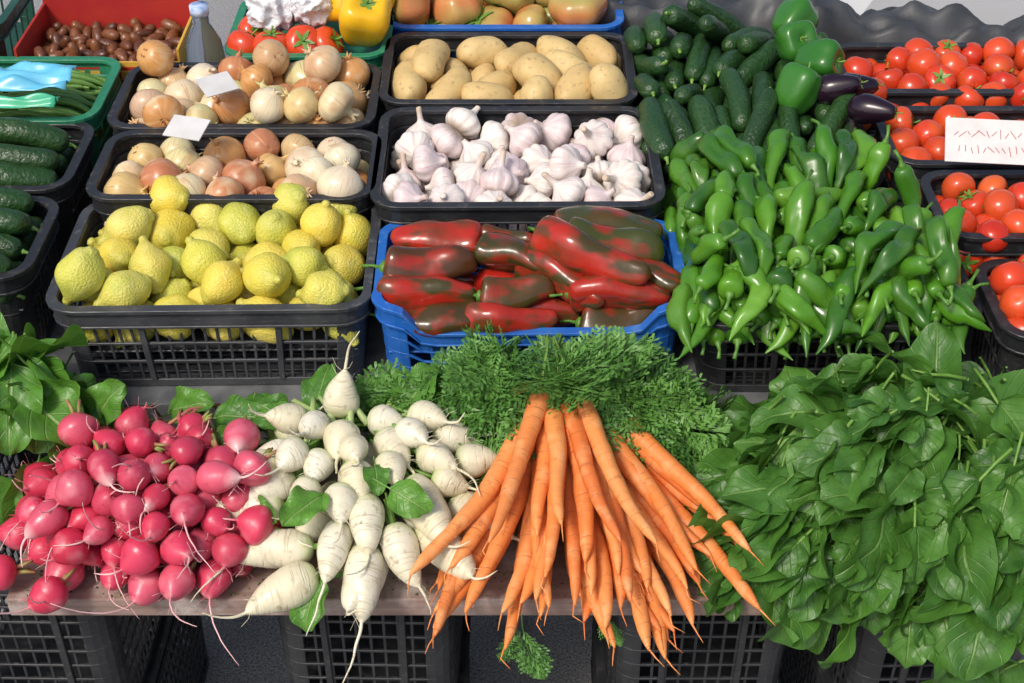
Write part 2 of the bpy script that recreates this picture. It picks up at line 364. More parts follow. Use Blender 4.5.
def long_item(name,L,prof,bend,mats,seg=12,lobes=0,amp=0,K=16,stem=None,jit=0,seed=0,wob=0,lf=0,la=0,cs=.75):
    rr=random.Random(seed); mb=MB(); pts=[];rad=[]
    pr=catmull([(a,b,0) for a,b in prof],K)
    ph=rr.uniform(0,6)
    for p in pr:
        t=p[0]; y=(t-.5)*L; x=bend*(1-(2*t-1)**2)+wob*math.sin(t*7+ph); z=wob*math.cos(t*6+ph)
        pts.append((x,y,z)); rad.append(max(p[1],.0004))
    mb.sweep(pts,rad,seg,0,lobes,amp,jit,ph=rr.uniform(0,6)); mb.body=len(mb.v)
    if la:
        for i,v in enumerate(mb.v):
            k=1+la*noise.noise(v*lf+Vector((seed*3,seed,7))); mb.v[i]=Vector((v.x*k,v.y,v.z*k))
    if stem:
        p=Vector(pts[0]); d=(Vector(pts[0])-Vector(pts[2])).normalized()
        d2=(d+Vector((rr.uniform(-.6,.6),0,rr.uniform(-.6,.6)))).normalized()
        mb.sweep([p-d*stem*.08,p+d*stem*.12,p+d*stem*.2,p+d*stem*.5,p+d*stem*.5+d2*stem*.5],[prof[1][1]*cs,prof[1][1]*cs*.75,.0028,.0020,.0026],8,1)
    return mb.build(name,mats)
gp=[]
for i,(L,b,r) in enumerate([(.115,.010,.0135),(.10,.016,.0145),(.135,.008,.0130),(.09,.012,.0160),(.11,-.018,.0135),(.125,.028,.0125),(.13,-.012,.0140),(.105,.022,.0135)]):
    gp.append(long_item('green_pepper',L,[(0,.004),(.025,r*.75),(.12,r*.98),(.35,r*.96),(.6,r*.76),(.82,r*.46),(.95,r*.18),(1,.0008)],b,[m_gpep,m_pst],16,3,.09,20,.024,.008,i,.0028,45,.45,.55))
cuc=[]
for i,(L,b,r) in enumerate([(.15,.006,.0165),(.14,-.01,.0175),(.16,.012,.016)]):
    cuc.append(long_item('cucumber',L,[(0,.001),(.03,r*.6),(.1,r*.95),(.4,r),(.7,r*1.02),(.92,r*.85),(.98,r*.45),(1,.001)],b,[m_cuc,m_stem],18,7,.02,22,.010,.02,i,.001,40,.12,.4))
beans=[long_item('bean_pod',.12,[(0,.001),(.06,.004),(.3,.0052),(.7,.0052),(.95,.003),(1,.0006)],b,[m_bean,m_stem],6,0,0,12,.01,.03,i,.002) for i,b in enumerate((.01,.02,-.012))]
dates=[long_item('date_fruit',.035,[(0,.001),(.1,.007),(.5,.0095),(.9,.006),(1,.001)],.001,[m_date,m_stem],9,0,0,9,None,.08,i) for i in range(2)]
def redp(i,L,r,b,mat): return long_item('long_pepper',L,[(0,.006),(.02,r*.75),(.08,r*1.0),(.3,r*1.02),(.6,r*.92),(.85,r*.70),(.96,r*.45),(1,.002)],b,[mat,m_pst],26,3,.12,26,.03,.004,i,.003,22,.35,.6)
reds=[redp(1,.13,.026,.004,m_redpep),redp(2,.15,.027,.010,m_redpep),redp(3,.14,.029,-.006,m_darkpep),redp(4,.12,.026,.006,m_darkpep),redp(5,.16,.027,-.008,m_redpep)]

# ------------------------------------------------------------------ rigid-body settle
PENS=[];ITEMS=[]
def quat_any(): return Quaternion((R.gauss(0,1),R.gauss(0,1),R.gauss(0,1),R.gauss(0,1))).normalized()
def pile(group,child,meshes,x0,x1,y0,y1,zf,zt,n,sp,ori='any',spread=.4,base=0,smin=.9,smax=1.1):
    pi=len(PENS); PENS.append((x0,x1,y0,y1,zf,zt))
    nx=max(1,int((x1-x0)/sp[0])); ny=max(1,int((y1-y0)/sp[1])); c=0;lay=0
    while c<n:
        cells=[(i,j) for i in range(nx) for j in range(ny)]; R.shuffle(cells)
        for i,j in cells:
            if c>=n: break
            x=x0+(i+.5)*(x1-x0)/nx+R.uniform(-.003,.003); y=y0+(j+.5)*(y1-y0)/ny+R.uniform(-.003,.003)
            z=zf+sp[2]*(lay+.6)
            q=quat_any() if ori=='any' else Euler((R.uniform(-.15,.15),R.uniform(0,6.28),base+R.uniform(-spread,spread)+(math.pi if R.random()<.5 else 0))).to_quaternion() if ori=='flat' else (Euler((R.uniform(-1,1),R.uniform(-1,1),R.uniform(0,6.28))).to_quaternion())
            ITEMS.append([group,child,R.choice(meshes),pi,Vector((x,y,z)),q,R.uniform(smin,smax)]); c+=1
        lay+=1
def settle(frames=85):
    S=10.0; objs=[];st=[];hc={}
    try:
        bpy.ops.rigidbody.world_add(); w=sc.rigidbody_world
        w.substeps_per_frame=6; w.solver_iterations=14; w.point_cache.frame_start=1; w.point_cache.frame_end=frames+5
        sc.gravity=(0,0,-28)
        cub=bpy.data.meshes.new('c'); bm=bmesh.new(); bmesh.ops.create_cube(bm,size=1); bm.to_mesh(cub); bm.free()
        def sbox(x0,x1,y0,y1,z0,z1):
            o=bpy.data.objects.new('tmp',cub); COL.objects.link(o)
            o.location=((x0+x1)/2*S,(y0+y1)/2*S,(z0+z1)/2*S); o.scale=((x1-x0)*S,(y1-y0)*S,(z1-z0)*S); st.append(o)
        for i,(x0,x1,y0,y1,zf,zt) in enumerate(PENS):
            X=i*1.5-x0; a,b=x0+X,x1+X
            sbox(a-.1,b+.1,y0-.1,y1+.1,zf-.1,zf)
            sbox(a-.08,a,y0-.08,y1+.08,zf-.05,zt); sbox(b,b+.08,y0-.08,y1+.08,zf-.05,zt)
            sbox(a-.001,b+.001,y0-.08,y0,zf-.05,zt); sbox(a-.001,b+.001,y1,y1+.08,zf-.05,zt)
        for it in ITEMS:
            g,ch,me,pi,loc,q,s=it
            if me.name not in hc: hc[me.name]=hull(me)
            o=bpy.data.objects.new('tmp',hc[me.name]); COL.objects.link(o)
            X=pi*1.5-PENS[pi][0]
            o.rotation_mode='QUATERNION'; o.rotation_quaternion=q; o.location=(loc+Vector((X,0,0)))*S; o.scale=(s*S,)*3; objs.append(o)
        bpy.context.view_layer.update()
        for lst,ty in((st,'PASSIVE'),(objs,'ACTIVE')):
            bpy.ops.object.select_all(action='DESELECT')
            for o in lst: o.select_set(True)
            bpy.context.view_layer.objects.active=lst[0]
            bpy.ops.rigidbody.objects_add(type=ty)
        for o in st: o.rigid_body.collision_shape='BOX'; o.rigid_body.friction=.6; o.rigid_body.use_margin=True; o.rigid_body.collision_margin=.002
        for o in objs:
            rb=o.rigid_body; rb.collision_shape='CONVEX_HULL'; rb.friction=.55; rb.restitution=0; rb.use_margin=True; rb.collision_margin=.003
            rb.linear_damping=.15; rb.angular_damping=.45; rb.mass=1
        for f in range(1,frames+1): sc.frame_set(f)
        dg=bpy.context.evaluated_depsgraph_get(); low=0
        for it,o in zip(ITEMS,objs):
            M=o.evaluated_get(dg).matrix_world; loc,q,_=M.decompose()
            pi=it[3]; loc=loc/S-Vector((pi*1.5-PENS[pi][0],0,0))
            if loc.z<PENS[pi][4]-.02: low+=1; it[0]=None; continue
            # the heap narrows towards the back on its right-hand side
            if it[0]=='green_pepper_pile' and loc.x>.565-(loc.y-1.40)*.22: it[0]=None; continue
            it[4]=loc; it[5]=q
        print('SETTLED',len(objs),'lost',low)
        for o in objs+st: bpy.data.objects.remove(o,do_unlink=True)
        bpy.ops.rigidbody.world_remove(); sc.frame_set(1)
    except Exception as ex:
        print('SIM FAIL',ex)
        for o in objs+st:
            try: bpy.data.objects.remove(o,do_unlink=True)
            except: pass
    for k,(g,ch,me,pi,loc,q,s) in enumerate(ITEMS):
        if g: put(me,Matrix.Translation(loc)@q.to_matrix().to_4x4()@Matrix.Scale(s,4),g,ch)
pile('lemon_pile','lemon',lemons,-.562,-.193,1.435,1.678,.706,.90,56,(.062,.062,.065),smin=.88,smax=1.05)
pile('onion_pile','onion',onions,-.560,-.203,1.640,1.818,.722,.92,48,(.058,.058,.06),'any',smin=.82,smax=1.04)
pile('onion_pile.001','onion',onions,-.575,-.220,1.838,2.040,.722,.92,60,(.058,.058,.06),'any',smin=.82,smax=1.04)
pile('garlic_pile','garlic_bulb',garl,-.178,.192,1.632,1.885,.722,.90,80,(.056,.056,.06),'up',smin=.85,smax=1.05)
pile('potato_pile','potato',pots,-.188,.178,1.925,2.143,.722,.92,35,(.07,.1,.06),'flat',3,0)
pile('big_tomato_pile','big_tomato',btoms,-.195,.170,2.185,2.420,.728,.95,18,(.095,.095,.08),'up')
pile('green_pepper_pile','green_pepper',gp,.222,.585,1.400,1.76,.740,1.1,290,(.045,.13,.034),'flat',1.5,.4)
pile('cucumber_pile','cucumber',cuc,.185,.50,1.755,2.20,.765,1.1,66,(.037,.15,.037),'flat',.4,.25)
for i,(xl,y0,y1) in enumerate([(.59,1.375,1.52),(.555,1.54,1.70),(.53,1.735,1.895),(.505,1.93,2.13)]):
    pile('tomato_pile'+('' if i==0 else '.%03d'%i),'tomato',toms,xl+.012,xl+.375,y0,y1,.738,.92,[48,54,54,64][i],(.052,.052,.05),'any')
pile('cucumber_pile.001','cucumber',cuc,-.98,-.63,1.47,1.65,.75,.95,28,(.17,.037,.037),'flat',.15,1.57,1.0,1.15)
pile('cucumber_pile.002','cucumber',cuc,-.98,-.63,1.68,1.83,.75,.95,26,(.17,.037,.037),'flat',.12,1.57,1.0,1.15)
pile('green_bean_pile','bean_pod',beans,-.98,-.63,1.865,2.045,.770,.95,110,(.125,.014,.013),'flat',.25,1.4)
pile('date_pile','date_fruit',dates,-.775,-.535,2.075,2.235,.765,.9,120,(.025,.038,.02),'flat',3)
settle()
print('sim time',time.time()-T0)

# ------------------------------------------------------------------ crates
cm_lemon=crate_mesh('crate_charcoal',m_gry,.410,.27,.13,0,.054)
cm_blk2=crate_mesh('crate_black',m_blk,.40,.285,.16,0,.070,vs=.014)
cm_on2=crate_mesh('crate_black_o',m_blk,.395,.195,.16,0,.070,vs=.014)
cm_on3=crate_mesh('crate_black_p',m_blk,.395,.215,.16,0,.070,vs=.014)
cm_blk3=crate_mesh('crate_black_b',m_blk,.395,.25,.16,0,.070,vs=.014)
cm_blue=crate_mesh('crate_blue',m_blu,.40,.215,.13,.035,.055,vs=.03,taper=.04,rows=4)
cm_blue2=crate_mesh('crate_blue_b',m_blu,.40,.26,.16,0,.078,vs=.03,taper=.04,rows=4)
cm_gp=crate_mesh('crate_black_c',m_blk,.365,.32,.118,0,.088,vs=.013)
cm_l=crate_mesh('crate_black_d',m_blk,.40,.20,.15,0,.09,vs=.014)
cm_r=crate_mesh('crate_black_e',m_blk,.40,.175,.15,0,.082,vs=.014)
cm_grn=crate_mesh('crate_green',m_grn,.40,.215,.16,0,.12,vs=.03)
cm_grn2=crate_mesh('crate_green_b',m_grn,.265,.24,.16,0,.12,vs=.03)
cm_dg=crate_mesh('crate_dark_green',m_dgrn,.40,.25,.20,0,.11,vs=.03)
cm_un=crate_mesh('crate_under',m_blk,.24,.40,.283,0,.02,vs=.0165,taper=.03,rows=9)
crate(cm_lemon,-.380,1.555,TZ,1)
crate(cm_blue,.022,1.527,TZ,.6)
crate(cm_on2,-.382,1.731,TZ)
crate(cm_blk2,.007,1.757,TZ,.5)
crate(cm_on3,-.398,1.939,TZ)
crate(cm_blk3,-.006,2.033,TZ)
crate(cm_blue2,-.013,2.302,TZ)
crate(cm_gp,.405,1.565,TZ)
crate(cm_gp,.350,1.89,TZ)
crate(cm_gp,.33,2.215,TZ)
for xl,y0,y1,h in((.59,1.36,1.532,-.018),(.555,1.535,1.715,.01),(.53,1.722,1.905,.01),(.505,1.92,2.14,.01)):
    crate(cm_r,xl+.20,(y0+y1)/2,TZ+h)
crate(cm_l,-.805,1.56,TZ); crate(cm_l,-.805,1.765,TZ+.005)
crate(cm_grn,-.81,1.96,TZ)
crate(cm_grn2,-.328,2.185,TZ)
crate(cm_dg,-1.005,2.20,TZ)
for x in(-.60,-.178,.235,.535):
    for k in range(2): crate(cm_un,x,1.365,.002+k*.2845,R.uniform(-1.5,1.5))

# ------------------------------------------------------------------ hand-arranged peppers
for (x,y,z,dx,dy,dz,i,s) in [(-.098,1.565,.785,-1,.05,0,0,.95),(-.105,1.522,.777,1,.08,0,3,1.0),(-.108,1.480,.762,1,0,-.05,0,.98),(-.095,1.448,.742,-1,-.1,0,2,.82),
    (-.002,1.568,.782,1,-.3,0,3,.72),(.004,1.525,.785,1,-.45,-.05,2,.78),(.006,1.478,.765,1,.15,0,3,.8),(.0,1.448,.745,1,.05,0,1,.78),
    (.125,1.575,.792,1,-.05,0,2,1.05),(.13,1.533,.795,1,-.18,-.05,3,1.1),(.105,1.505,.802,1,-.55,-.08,1,1.05),(.135,1.465,.768,1,-.1,0,4,.82),(.06,1.49,.775,1,-.75,-.1,4,.85),(.165,1.50,.775,1,-.5,0,2,.85),
    (-.1,1.54,.735,1,0,0,0,.9),(-.1,1.48,.73,1,0,0,2,.9),(.02,1.54,.735,1,0,0,1,.9),(.03,1.48,.73,1,0,0,0,.9),(.15,1.53,.74,1,0,0,4,.9),(.14,1.46,.73,1,0,0,3,.9)]:
    put(reds[i],orient((x,y,z),(dx,dy,dz),(R.uniform(-.5,.5),R.uniform(-.3,.3),1),s),'red_pepper_pile','long_pepper')
for k in range(28):
    x=.225+k*.0126+R.uniform(-.008,.008)
    put(R.choice(gp),orient((x,1.405+R.uniform(-.012,.02),.785+R.uniform(-.015,.02)),(R.uniform(-1.3,1.3),-1,-.55+R.uniform(-.3,.3)),(R.uniform(-1,1),R.uniform(-1,1),1),R.uniform(.8,.98)),'green_pepper_pile','green_pepper')
for (x,y,z,e,i) in [(.43,2.00,.862,(.9,.3,0),0),(.455,1.93,.865,(1.3,-.4,1),1),(.415,1.87,.850,(.6,.2,2),1),(.44,2.08,.86,(1,.9,2),0)]:
    put(bells[i],Matrix.Translation((x,y,z))@Euler(e).to_matrix().to_4x4()@Matrix.Scale(.8,4),'bell_pepper_pile','bell_pepper')
for (x,y,z,e) in [(.470,1.865,.855,(1.2,.1,1.2)),(.512,1.81,.848,(1.4,.2,.9)),(.50,1.885,.845,(1.5,.1,1.6))]:
    put(egg,Matrix.Translation((x,y,z))@Euler(e).to_matrix().to_4x4()@Matrix.Scale(.58,4),'eggplant_pile','eggplant')
for (x,y,z,e,i) in [(-.235,2.125,.845,(.5,.2,0),2),(-.235,2.215,.86,(-.3,.4,1),3),(-.285,2.19,.85,(1.2,.4,1),2)]:
    put(bells[i],Matrix.Translation((x,y,z))@Euler(e).to_matrix().to_4x4()@Matrix.Scale(1.15,4),'yellow_pepper_pile','bell_pepper')
for (x,y,z) in [(-.43,2.115,.80),(-.385,2.105,.805),(-.335,2.11,.808),(-.42,2.17,.80),(-.30,2.12,.80)]:
    put(toms[0],Matrix.Translation((x,y,z))@Euler((R.uniform(-1,1),R.uniform(-1,1),0)).to_matrix().to_4x4()@Matrix.Scale(1.25,4),'tomato_pile.004','tomato')

# ------------------------------------------------------------------ roots
def root_mesh(name,mats,Lb,Rr,a,b,tail,seed,stub=4,stublen=.02,seg=18,jit=.01,tr=.0013,lump=.12):
    rr=random.Random(seed); mb=MB(); pts=[];rad=[]
    bx=rr.uniform(-.12,.12)
    for k in range(23):
        t=k/22; pts.append(Vector((bx*Lb*t*t*2,Lb*t,.03*Lb*math.sin(t*5+seed)))); 
        e=max(0,math.sin(math.pi*min(1,t)**a))**b
        rad.append(max(Rr*e,(.0042*(1-t)+tr) if t>.5 else .004))
    d=(pts[-1]-pts[-2]).normalized(); p=pts[-1].copy(); cx,cz=rr.uniform(-1,1),rr.uniform(-1,1); N=12
    for k in range(N):
        d=(d+Vector((cx+rr.uniform(-.9,.9),0,cz+rr.uniform(-.9,.9)))*.16).normalized(); p=p+d*tail/N
        pts.append(p.copy()); rad.append(tr*(1-(k+1)/(N+1))**.8+.0002)
    mb.sweep(pts,rad,seg,0,0,0,jit)
    nb=23*seg
    for i in range(nb):
        v=mb.v[i]; k=1+lump*noise.noise(v*30+Vector((seed*2,seed,1))); mb.v[i]=Vector((v.x*k,v.y,v.z*k))
    for k in range(stub):
        an=rr.uniform(0,6.28); q=Vector((math.cos(an)*.003,0,math.sin(an)*.003)); s=rr.uniform(.6,1.3)*stublen
        mb.sweep([q+Vector((0,.003,0)),q*1.6+Vector((0,-s*.5,0)),q*2.6+Vector((0,-s,0))],[.0028,.0022,.0016],6,1)
    for k in range(5):
        t=rr.uniform(.6,1); an=rr.uniform(0,6.28); b0=Vector((bx*Lb*t*t*2,Lb*t,0)); dd=Vector((math.cos(an),.6,math.sin(an)))
        mb.sweep([b0,b0+dd*.010,b0+dd*.016+Vector((0,.006,0))],[.0005,.0003,.0002],4,0)
    return mb.build(name,mats)
m_pstem=plain('radish_stem',(.45,.09,.10),(.22,.30,.06),60,.5)
radm=[root_mesh('radish',[m_rad,m_pstem],Lb,r,a,.62,t,s,4,.015) for s,Lb,r,a,t in((1,.044,.0215,.78,.03),(2,.048,.0205,.72,.045),(3,.042,.022,.82,.02),(4,.056,.0195,.68,.035),(5,.044,.021,.8,.012))]
radl=[root_mesh('radish',[m_rad,m_pstem],.046,.0205,.76,.62,t,s,4,.015,18,.01,.0010) for s,t in((31,.085),(32,.07),(33,.10))]
whm=[root_mesh('white_radish',[m_white,m_stem],Lb,r,a,b,t,s,6,.035,20,.012,.0018,.10) for s,Lb,r,a,b,t in((11,.054,.0200,.62,.7,.035),(12,.060,.0215,.58,.7,.06),(13,.050,.0210,.66,.65,.04),(14,.088,.0240,.62,.6,.05),(15,.105,.0255,.70,.5,.035),(16,.088,.0215,.60,.55,.07),(17,.078,.0200,.75,.5,.05))]
rng=np.random.default_rng(4); n=132
C=np.array([-.415,1.205,.635]); P=C+rng.uniform(-1,1,(n,3))*[.15,.10,.08]+[0,0,.06]; rad=rng.uniform(.0160,.0228,n)
for itr in range(400):
    k=.02 if itr<300 else .004
    P+= (C-P)*k*np.array([.48,.8,.85])
    for _ in range(3):
        d=P[:,None]-P[None]; L=np.linalg.norm(d,axis=2)+1e-9; ov=(rad[:,None]+rad[None])-L; np.fill_diagonal(ov,0); ov=np.clip(ov,0,None)
        P+=(d/L[...,None]*ov[...,None]*.35).sum(1)
    P[:,2]=np.maximum(P[:,2],.602+rad); P[:,1]=np.maximum(P[:,1],1.088); P[:,1]=np.minimum(P[:,1],1.365)
for i in range(n):
    p=Vector(P[i]); out=(p-Vector(C)).normalized(); dv=(out*.6+Vector((R.uniform(-1,.6),R.uniform(-1,.3),R.uniform(-.8,.3)))).normalized()
    if p.z<.64 and dv.z<0: dv.z=abs(dv.z)*.2
    front=p.y<1.13 and p.z<.66
    if front: dv=Vector((R.uniform(-.5,.3),-1,-.05)).normalized()
    s=rad[i]/.0212; put(R.choice(radl if (front and R.random()<.6) or R.random()<.15 else radm),orient(p-dv*.021*s,dv,(R.uniform(-1,1),R.uniform(-1,1),1),s),'radish_bunch','radish')
for (x,y,z,dx,dy,dz,i) in [(-.56,1.13,.625,-1,-.3,0,0),(-.545,1.17,.64,-1,.2,.1,1),(-.50,1.105,.63,-.7,-.8,-.1,2)]:
    put(radl[i],orient((x,y,z),(dx,dy,dz),(.2,.1,1),1),'radish_bunch','radish')
W=[(-.280,1.285,.685,.2,.1,.1,0),(-.247,1.300,.70,-.5,-.2,.3,0),(-.204,1.305,.705,.1,.3,1.0,1),(-.168,1.30,.70,.6,-.3,.2,2),(-.196,1.268,.715,-.1,-.8,.1,2),(-.215,1.232,.708,-.3,-.8,-.1,2),
 (-.150,1.268,.705,.4,-.7,.0,1),(-.092,1.285,.69,.7,-.2,.1,2),(-.068,1.243,.685,.9,.0,.1,0),(-.105,1.245,.70,.6,-.5,.1,1),(-.253,1.250,.695,-.8,-.3,.0,0),(-.248,1.215,.69,-.8,-.5,-.1,6),
 (-.178,1.215,.708,.1,-.9,-.2,2),(-.12,1.205,.695,.65,-.75,-.25,4),(-.222,1.135,.655,-1,.05,-.03,4),(-.26,1.185,.67,-1,.0,0,3),(-.215,1.105,.640,-.85,-.35,0,3),(-.19,1.155,.675,-.25,-.9,-.25,5),
 (-.160,1.135,.66,-.1,-.9,-.35,5),(-.135,1.155,.67,.3,-.9,-.35,3),(-.105,1.165,.665,.75,-.6,-.2,4),(-.07,1.205,.66,.7,-.6,-.1,3),(-.235,1.165,.64,-.8,-.4,0,5),(-.165,1.165,.64,.1,-1,0,4),
 (-.13,1.235,.66,.4,-.6,0,4),(-.2,1.24,.65,-.2,-.9,0,4),(-.25,1.29,.64,-.6,-.6,0,3),(-.08,1.29,.64,.6,-.5,0,3),(-.17,1.31,.65,0,-.6,0,4),(-.12,1.300,.71,.3,-.2,.1,0),(-.285,1.245,.65,-.8,-.3,0,3),
 (-.225,1.195,.70,-.4,-.8,-.1,0),(-.145,1.225,.71,.3,-.8,0,0),(-.19,1.185,.70,-.1,-1,-.2,2),(-.09,1.215,.69,.8,-.4,-.1,2),(-.27,1.225,.70,-.6,-.3,.1,2),(-.165,1.18,.695,.1,-.9,-.3,6),(-.29,1.29,.66,-.8,.1,0,0),
 (-.225,1.28,.715,-.2,-.6,.3,0),(-.185,1.24,.72,.2,-.8,.2,0),(-.24,1.235,.715,-.5,-.7,.1,2),(-.13,1.27,.715,.5,-.6,.2,0)]
for x,y,z,dx,dy,dz,i in W:
    put(whm[i],orient((x,y,z),(dx,dy,dz),(R.uniform(-1,1),R.uniform(-1,1),1),R.uniform(.85,1.05)),'white_radish_bunch','white_radish')
def carrot_mesh(seed,L,r):
    rr=random.Random(seed); mb=MB(); pts=[];rad=[]; bx,bz=rr.uniform(-.08,.08),rr.uniform(-.02,.02); K=38; f1,f2=rr.uniform(5,9),rr.uniform(0,6)
    for k in range(K+1):
        t=k/K; pts.append((bx*L*t*t*2+.002*math.sin(t*f1+f2),L*t,bz*L*t*t+.0015*math.cos(t*8+f2)))
        rad.append(max(r*min(1,(t/.05+.12))**.6*(1-t**1.15*.60)*min(1,((1-t)/.10))**.5*(1+rr.uniform(-.025,.025)),.0010))
    mb.sweep(pts,rad,16,0,0,0,.012)
    for i in range(len(mb.v)):
        v=mb.v[i]; k=1+.12*noise.noise(v*28+Vector((seed*2,seed,1))); mb.v[i]=Vector((v.x*k,v.y,v.z*k)) if abs(v.x)<.03 else v
    p=Vector(pts[-1]); mb.sweep([p-Vector((0,.004,0)),p+Vector((rr.uniform(-.004,.004),.010,-.002)),p+Vector((rr.uniform(-.008,.008),.020,-.005))],[.0013,.0007,.0003],5,0)
    for k in range(6):
        an=rr.uniform(0,6.28); q=Vector((math.cos(an)*.004,0,math.sin(an)*.004)); s=rr.uniform(.03,.09)
        mb.sweep([q+Vector((0,.004,0)),q*1.4+Vector((0,-s*.5,.004)),q*2.4+Vector((0,-s,.012))],[.0022,.0018,.0013],5,1)
    return mb.build('carrot',[m_car,m_stem])
carm=[carrot_mesh(20+i,L,r) for i,(L,r) in enumerate([(.20,.0140),(.225,.0130),(.18,.0150),(.235,.0140),(.21,.0122),(.17,.0130)])]
def fan(cx,cy,z,n,a0,a1,zt,spread=.012):
    for k in range(n):
        a=math.radians(a0+(a1-a0)*(k+.5)/n+R.uniform(-4,4)); 
        loc=Vector((cx+(k-(n-1)/2)*spread,cy+R.uniform(-.022,.014),z+R.uniform(-.005,.005)))
        me=R.choice(carm); LL=.22; dz=(zt-z)/LL
        put(me,orient(loc,(math.sin(a),-math.cos(a),dz),(R.uniform(-.5,.5),R.uniform(-.5,.5),1),R.uniform(.95,1.1)),'carrot_bunch','carrot')
fan(.045,1.270,.645,9,-27,20,.618,.017)
fan(.048,1.265,.668,9,-24,24,.632,.014)
fan(.055,1.275,.692,8,-20,24,.650,.013)
fan(.053,1.290,.715,6,-27,18,.672,.014)
fan(.058,1.300,.735,4,-14,18,.700,.015)
fan(.112,1.265,.645,6,16,42,.622,.015)
fan(.112,1.275,.672,6,18,44,.640,.014)
fan(.108,1.290,.70,5,20,42,.660,.012)
# ------------------------------------------------------------------ leaves
def leaf_mesh(name,mat,L,Wd,seed,bend=1.0,cup=.25,rip=.008,pet=.04,a=.7,tipp=.8,nu=12,nv=18,smat=None):
    rr=random.Random(seed); mb=MB(); uv=[]; p1,p2=rr.uniform(0,6),rr.uniform(0,6); fr=rr.uniform(6,9)
    cl=[];y=z=0.;st=L/nv
    for j in range(nv+1):
        an=.25-bend*(j/nv)**1.3
        cl.append((y,z,an)); y+=st*math.cos(an); z+=st*math.sin(an)
    tw=rr.uniform(-.35,.35)
    for j in range(nv+1):
        t=j/nv; w=Wd/2*max(0,math.sin(math.pi*t**a))**tipp+.0012
        y0,z0,an=cl[j]
        for i in range(nu+1):
            s=-1+2*i/nu; e=abs(s)
            h=cup*w*e**1.5+rip*(e**2)*math.sin(fr*t*1.6+p1+(1.5 if s>0 else 0))+rip*.25*math.sin(fr*2*t+p2+s*3)*e*e
            h+=.9*rip*noise.noise(Vector((s*1.3,t*3,seed)))-.0022*(1-min(1,e*4))+tw*t*s*w
            xx=s*w*(1-.12*e*abs(cup))
            mb.v.append(Vector((xx,y0-h*math.sin(an),z0+h*math.cos(an)))); uv.append((s,t))
    for j in range(nv):
        for i in range(nu):
            b=j*(nu+1)+i; mb.f.append([b,b+1,b+nu+2,b+nu+1]); mb.m.append(0)
    mb.uv=uv
    mb.sweep([(0,-pet,-.006),(0,-pet*.5,-.003),(0,0,-.003),(0,L*.25,cl[nv//4][1]-.0045)],[.0022,.002,.0018,.0008],6,1)
    return mb.build(name,[mat,smat or m_stem],recalc=False)
spin=[leaf_mesh('spinach_leaf',m_spin,L,w,s,b,c,rp,.045,a,.55) for s,L,w,b,c,rp,a in((1,.088,.060,.8,.3,.007,.75),(2,.098,.066,1.1,.15,.008,.7),(3,.075,.056,.6,.35,.006,.85),(4,.105,.068,1.5,.25,.009,.72),(5,.085,.052,1.7,.45,.007,.8),(6,.092,.068,.4,-.25,.009,.75),(7,.078,.054,.9,.1,.007,.85),(8,.10,.062,-.3,.35,.009,.75),(9,.085,.05,2.0,.6,.006,.8))]
char=[leaf_mesh('chard_leaf',m_chard,L,w,s,b,c,rp,.05,.75,.6) for s,L,w,b,c,rp in((11,.13,.085,1.0,.2,.009),(12,.11,.08,1.3,.1,.009),(13,.14,.09,.7,.25,.010))]
m_wstem=plain('pale_stem',(.42,.50,.22),(.30,.45,.12),40,.45)
def mound(group,child,meshes,C,Rd,n,phi0,phi1,lift=.25,bias=(0,0,0),jit=.4,sc0=.85,sc1=1.15,off=.4,ok=None,Lm=.1,shell=(1,1)):
    C=Vector(C);c=0;tries=0
    while c<n and tries<n*30:
        tries+=1
        th=R.uniform(0,6.283); ph=math.acos(R.uniform(math.cos(math.radians(phi1)),math.cos(math.radians(phi0))))
        k=R.uniform(*shell)
        u=Vector((math.sin(ph)*math.cos(th),math.sin(ph)*math.sin(th),math.cos(ph)))
        p=C+Vector((u.x*Rd[0],u.y*Rd[1],u.z*Rd[2]))*k
        nn=Vector((u.x/Rd[0],u.y/Rd[1],u.z/Rd[2])).normalized()
        if ok and not ok(p): continue
        d=Vector((0,0,-1)); d=d-nn*d.dot(nn)
        d=(d.normalized() if d.length>.05 else Vector((0,-1,0)))
        d=(d+Vector(bias)+nn*lift+Vector((R.uniform(-jit,jit),R.uniform(-jit,jit),R.uniform(-jit,jit)))).normalized()
        up=nn+Vector((R.uniform(-jit,jit),R.uniform(-jit,jit),R.uniform(-jit,jit)))
        s=R.uniform(sc0,sc1); base=p-d*Lm*off
        tip=base+d*Lm
        if tip.z<.605 and tip.y>1.10: tip.z=.605; d=(tip-base).normalized()
        if tip.y>1.415 and tip.z<.78: continue
        put(R.choice(meshes),orient(base,d,up,s),group,child); c+=1
mound('spinach_bunch','spinach_leaf',spin,(.47,1.235,.60),(.225,.16,.185),280,0,100,.35,(-.3,-.25,0),.75,.7,1.15,.45,None,.085,(.9,1.04))
mound('spinach_bunch','spinach_leaf',spin,(.47,1.235,.60),(.18,.135,.15),110,0,95,.3,(-.1,-.2,0),.6,.8,1.1,.45,None,.085)
mound('spinach_bunch','spinach_leaf',spin,(.36,1.17,.60),(.145,.095,.11),110,0,100,.3,(-.5,-.25,0),.7,.7,1.1,.45,None,.085,(.85,1.03))
mound('spinach_bunch','spinach_leaf',spin,(.58,1.15,.60),(.16,.105,.16),130,0,135,.3,(-.1,-.1,-.2),.65,.75,1.15,.4,None,.085,(.85,1.05))
mound('chard_bunch','chard_leaf',char,(-.62,1.31,.62),(.12,.09,.15),50,0,90,.3,(.1,-.1,0),.5,.7,1.0,.45,None,.12)
